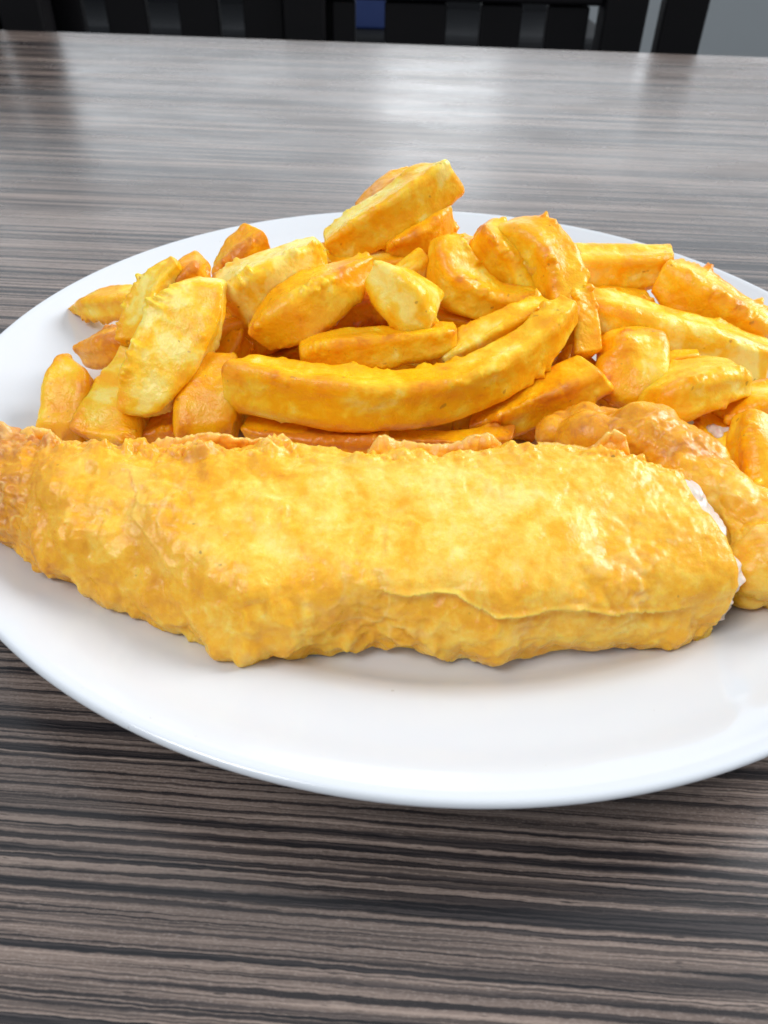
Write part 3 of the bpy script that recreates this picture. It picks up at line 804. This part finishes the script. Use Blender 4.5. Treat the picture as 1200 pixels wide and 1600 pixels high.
def flesh_lump(centre, rad, seed, parent, base):
    n, m = 40, 48
    ph = np.linspace(.05, np.pi - .05, n); th = np.linspace(0, 2 * np.pi, m, endpoint=False)
    V = np.stack([np.sin(ph)[:, None] * np.cos(th), np.sin(ph)[:, None] * np.sin(th), np.repeat(np.cos(ph)[:, None], m, 1)], 2).reshape(-1, 3)
    V = np.vstack([V, [[0, 0, 1]], [[0, 0, -1]]])
    Q = V * np.array(rad) * 1.0 + seed * 9.3
    k = 1 + .28 * vnoise(Q, 3.2, seed) + .16 * fbm(Q * np.array([1, 1, 2.2]), 1.6, seed + 1, 2)
    V = V * np.array(rad) * k[:, None] + np.array(centre)
    me = mesh_from(place_origin(V, base), grid_faces(n, m))
    o = link('flesh', me, FLESH, parent)
    o['label'] = 'white flaky fish flesh'
    return o


fish = build_fish()
fb = np.array([0, 110, 9.0])


def ribbon(name, parent, base, line, height, seed, thick=1.0, mat=None, brown=.6):
    """thin ragged flap of batter standing on a line (mm)"""
    n, m = 160, 24
    A = catmull(np.array(line, float), n)
    v = np.linspace(0, 1, m)
    x = A[:, 0]
    X3 = np.stack([x, 0 * x, 0 * x], 1)
    top = height * np.clip(.42 + .70 * vnoise(X3, 9.0, seed) + .22 * vnoise(X3, 3.1, seed + 6) + .10 * fbm(X3, 1.2, seed + 7, 2), .08, 1.2)
    fade = np.clip(np.linspace(0, 1, n) / .08, 0, 1) * np.clip((1 - np.linspace(0, 1, n)) / .08, 0, 1)
    top = np.maximum(top * fade, .3)
    P = A[:, None, :] + np.array([0, .25, 1.0])[None, None] * (v[None, :, None] * top[:, None, None])
    P = P.reshape(-1, 3)
    off = 1.8 * vnoise(P, 6, seed + 1) + .9 * bubbles(P, 2.6, seed + 2)
    th = (thick * (1 - .8 * np.tile(v, n) ** 1.5))
    Fr = P + np.array([0, -1, .2]) * (off + th)[:, None]
    Bk = P + np.array([0, -1, .2]) * (off - th)[:, None]
    V = np.concatenate([Fr.reshape(n, m, 3), Bk.reshape(n, m, 3)[:, ::-1]], 1).reshape(-1, 3)
    V = np.vstack([V, V[:2 * m].mean(0)[None], V[-2 * m:].mean(0)[None]])
    me = mesh_from(place_origin(V, base), grid_faces(n, 2 * m))
    set_attr(me, 'browning', np.full(len(V), brown))
    set_attr(me, 'crisp', np.concatenate([np.tile(np.concatenate([v, v[::-1]]) ** 3, n), [0, 0]]))
    return link(name, me, mat, parent)


# ------------------------------------------------------------------ the second piece of fish, behind on the right
def build_fish2():
    K = np.array(FISH2)
    root = empty('battered_fish', (0.06, .135, .009))
    tag(root, 'smaller browner battered fish piece at the right behind the broken end', 'fish')
    n, m = 300, 200
    V, cm, em = sweep(K, 0, n, m, 2.3, .6)
    cz = np.concatenate([np.repeat(V[:n * m].reshape(n, m, 3)[:, :, 2].mean(1), m), [20, 20]])
    low = V[:, 2] < cz
    foot = plate_height(V[:, 0], V[:, 1]) + .5
    lo_min = np.concatenate([np.repeat(V[:n * m].reshape(n, m, 3)[:, :, 2].min(1), m), [15, 15]])
    kk = np.where(low, np.clip((cz - foot) / np.maximum(cz - lo_min, .5), .2, 3.0), 1)
    V[:, 2] = cz + (V[:, 2] - cz) * kk
    N = grid_normals(V, n, m)
    rough = np.clip(.34 + .5 * vnoise(V, 12, 8), .08, .8)
    d, ridge = batter_displace(V, N, 23, rough)
    d += 3.4 * (bubbles(V, 11.0, 91) - .35) + 1.0 * (bubbles(V, 5.0, 92) - .35) * np.clip(.4 + vnoise(V, 10, 94), 0, 1)
    V = V + N * d[:, None]
    V[:, 2] = np.maximum(V[:, 2], plate_height(V[:, 0], V[:, 1]) + .35)
    base = np.array([60, 135, 9.0])
    me = mesh_from(place_origin(V, base), grid_faces(n, m))
    set_attr(me, 'browning', np.clip(.12 + .22 * vnoise(V, 13, 77) + .006 * (V[:, 1] - 120), -.2, .6))
    set_attr(me, 'crisp', np.clip(ridge, 0, 1))
    link('batter', me, BATTER2, root)
    flesh_lump(np.array(FLESH2), (3.6, 3.5, 3.0), 9, root, base)


build_fish2()


# ragged flaps of batter along the back of the big fish
stt = np.array(FISH_STATIONS)[:, 3:]
def crest_line(x0, x1, k, dy, dz):
    xs = np.linspace(x0, x1, k)
    return [[x, np.interp(x, stt[:, 0], stt[:, 1]) + dy, np.interp(x, stt[:, 0], stt[:, 2]) + dz] for x in xs]


ribbon('batter_flap', fish, fb, crest_line(-56, -20, 9, 6.5, -5.5), 7.5, 3, 2.0, BATTER, .35)
ribbon('batter_flap', fish, fb, crest_line(-4, 26, 8, 5.5, -4.5), 5.0, 12, 2.0, BATTER, .3)
ribbon('batter_flap', fish, fb, crest_line(-84, -64, 6, 2.0, -3.5), 5.0, 14, 2.0, BATTER, .5)
ribbon('batter_flap', fish, fb, crest_line(34, 54, 7, 4.5, -3.5), 6.5, 26, 2.0, BATTER, .3)


# chips at the bottom of the pile, glimpsed through the gaps
rb = random.Random(12)
for i, x, y, ang, ln, z, lab in UNDER:
    dx, dy = math.cos(R(ang)) * ln / 2, math.sin(R(ang)) * ln / 2
    K = np.array([[x - dx, y - dy, z, 11, 11], [x, y, z + 1, 12.5, 12], [x + dx, y + dy, z, 11, 11]])
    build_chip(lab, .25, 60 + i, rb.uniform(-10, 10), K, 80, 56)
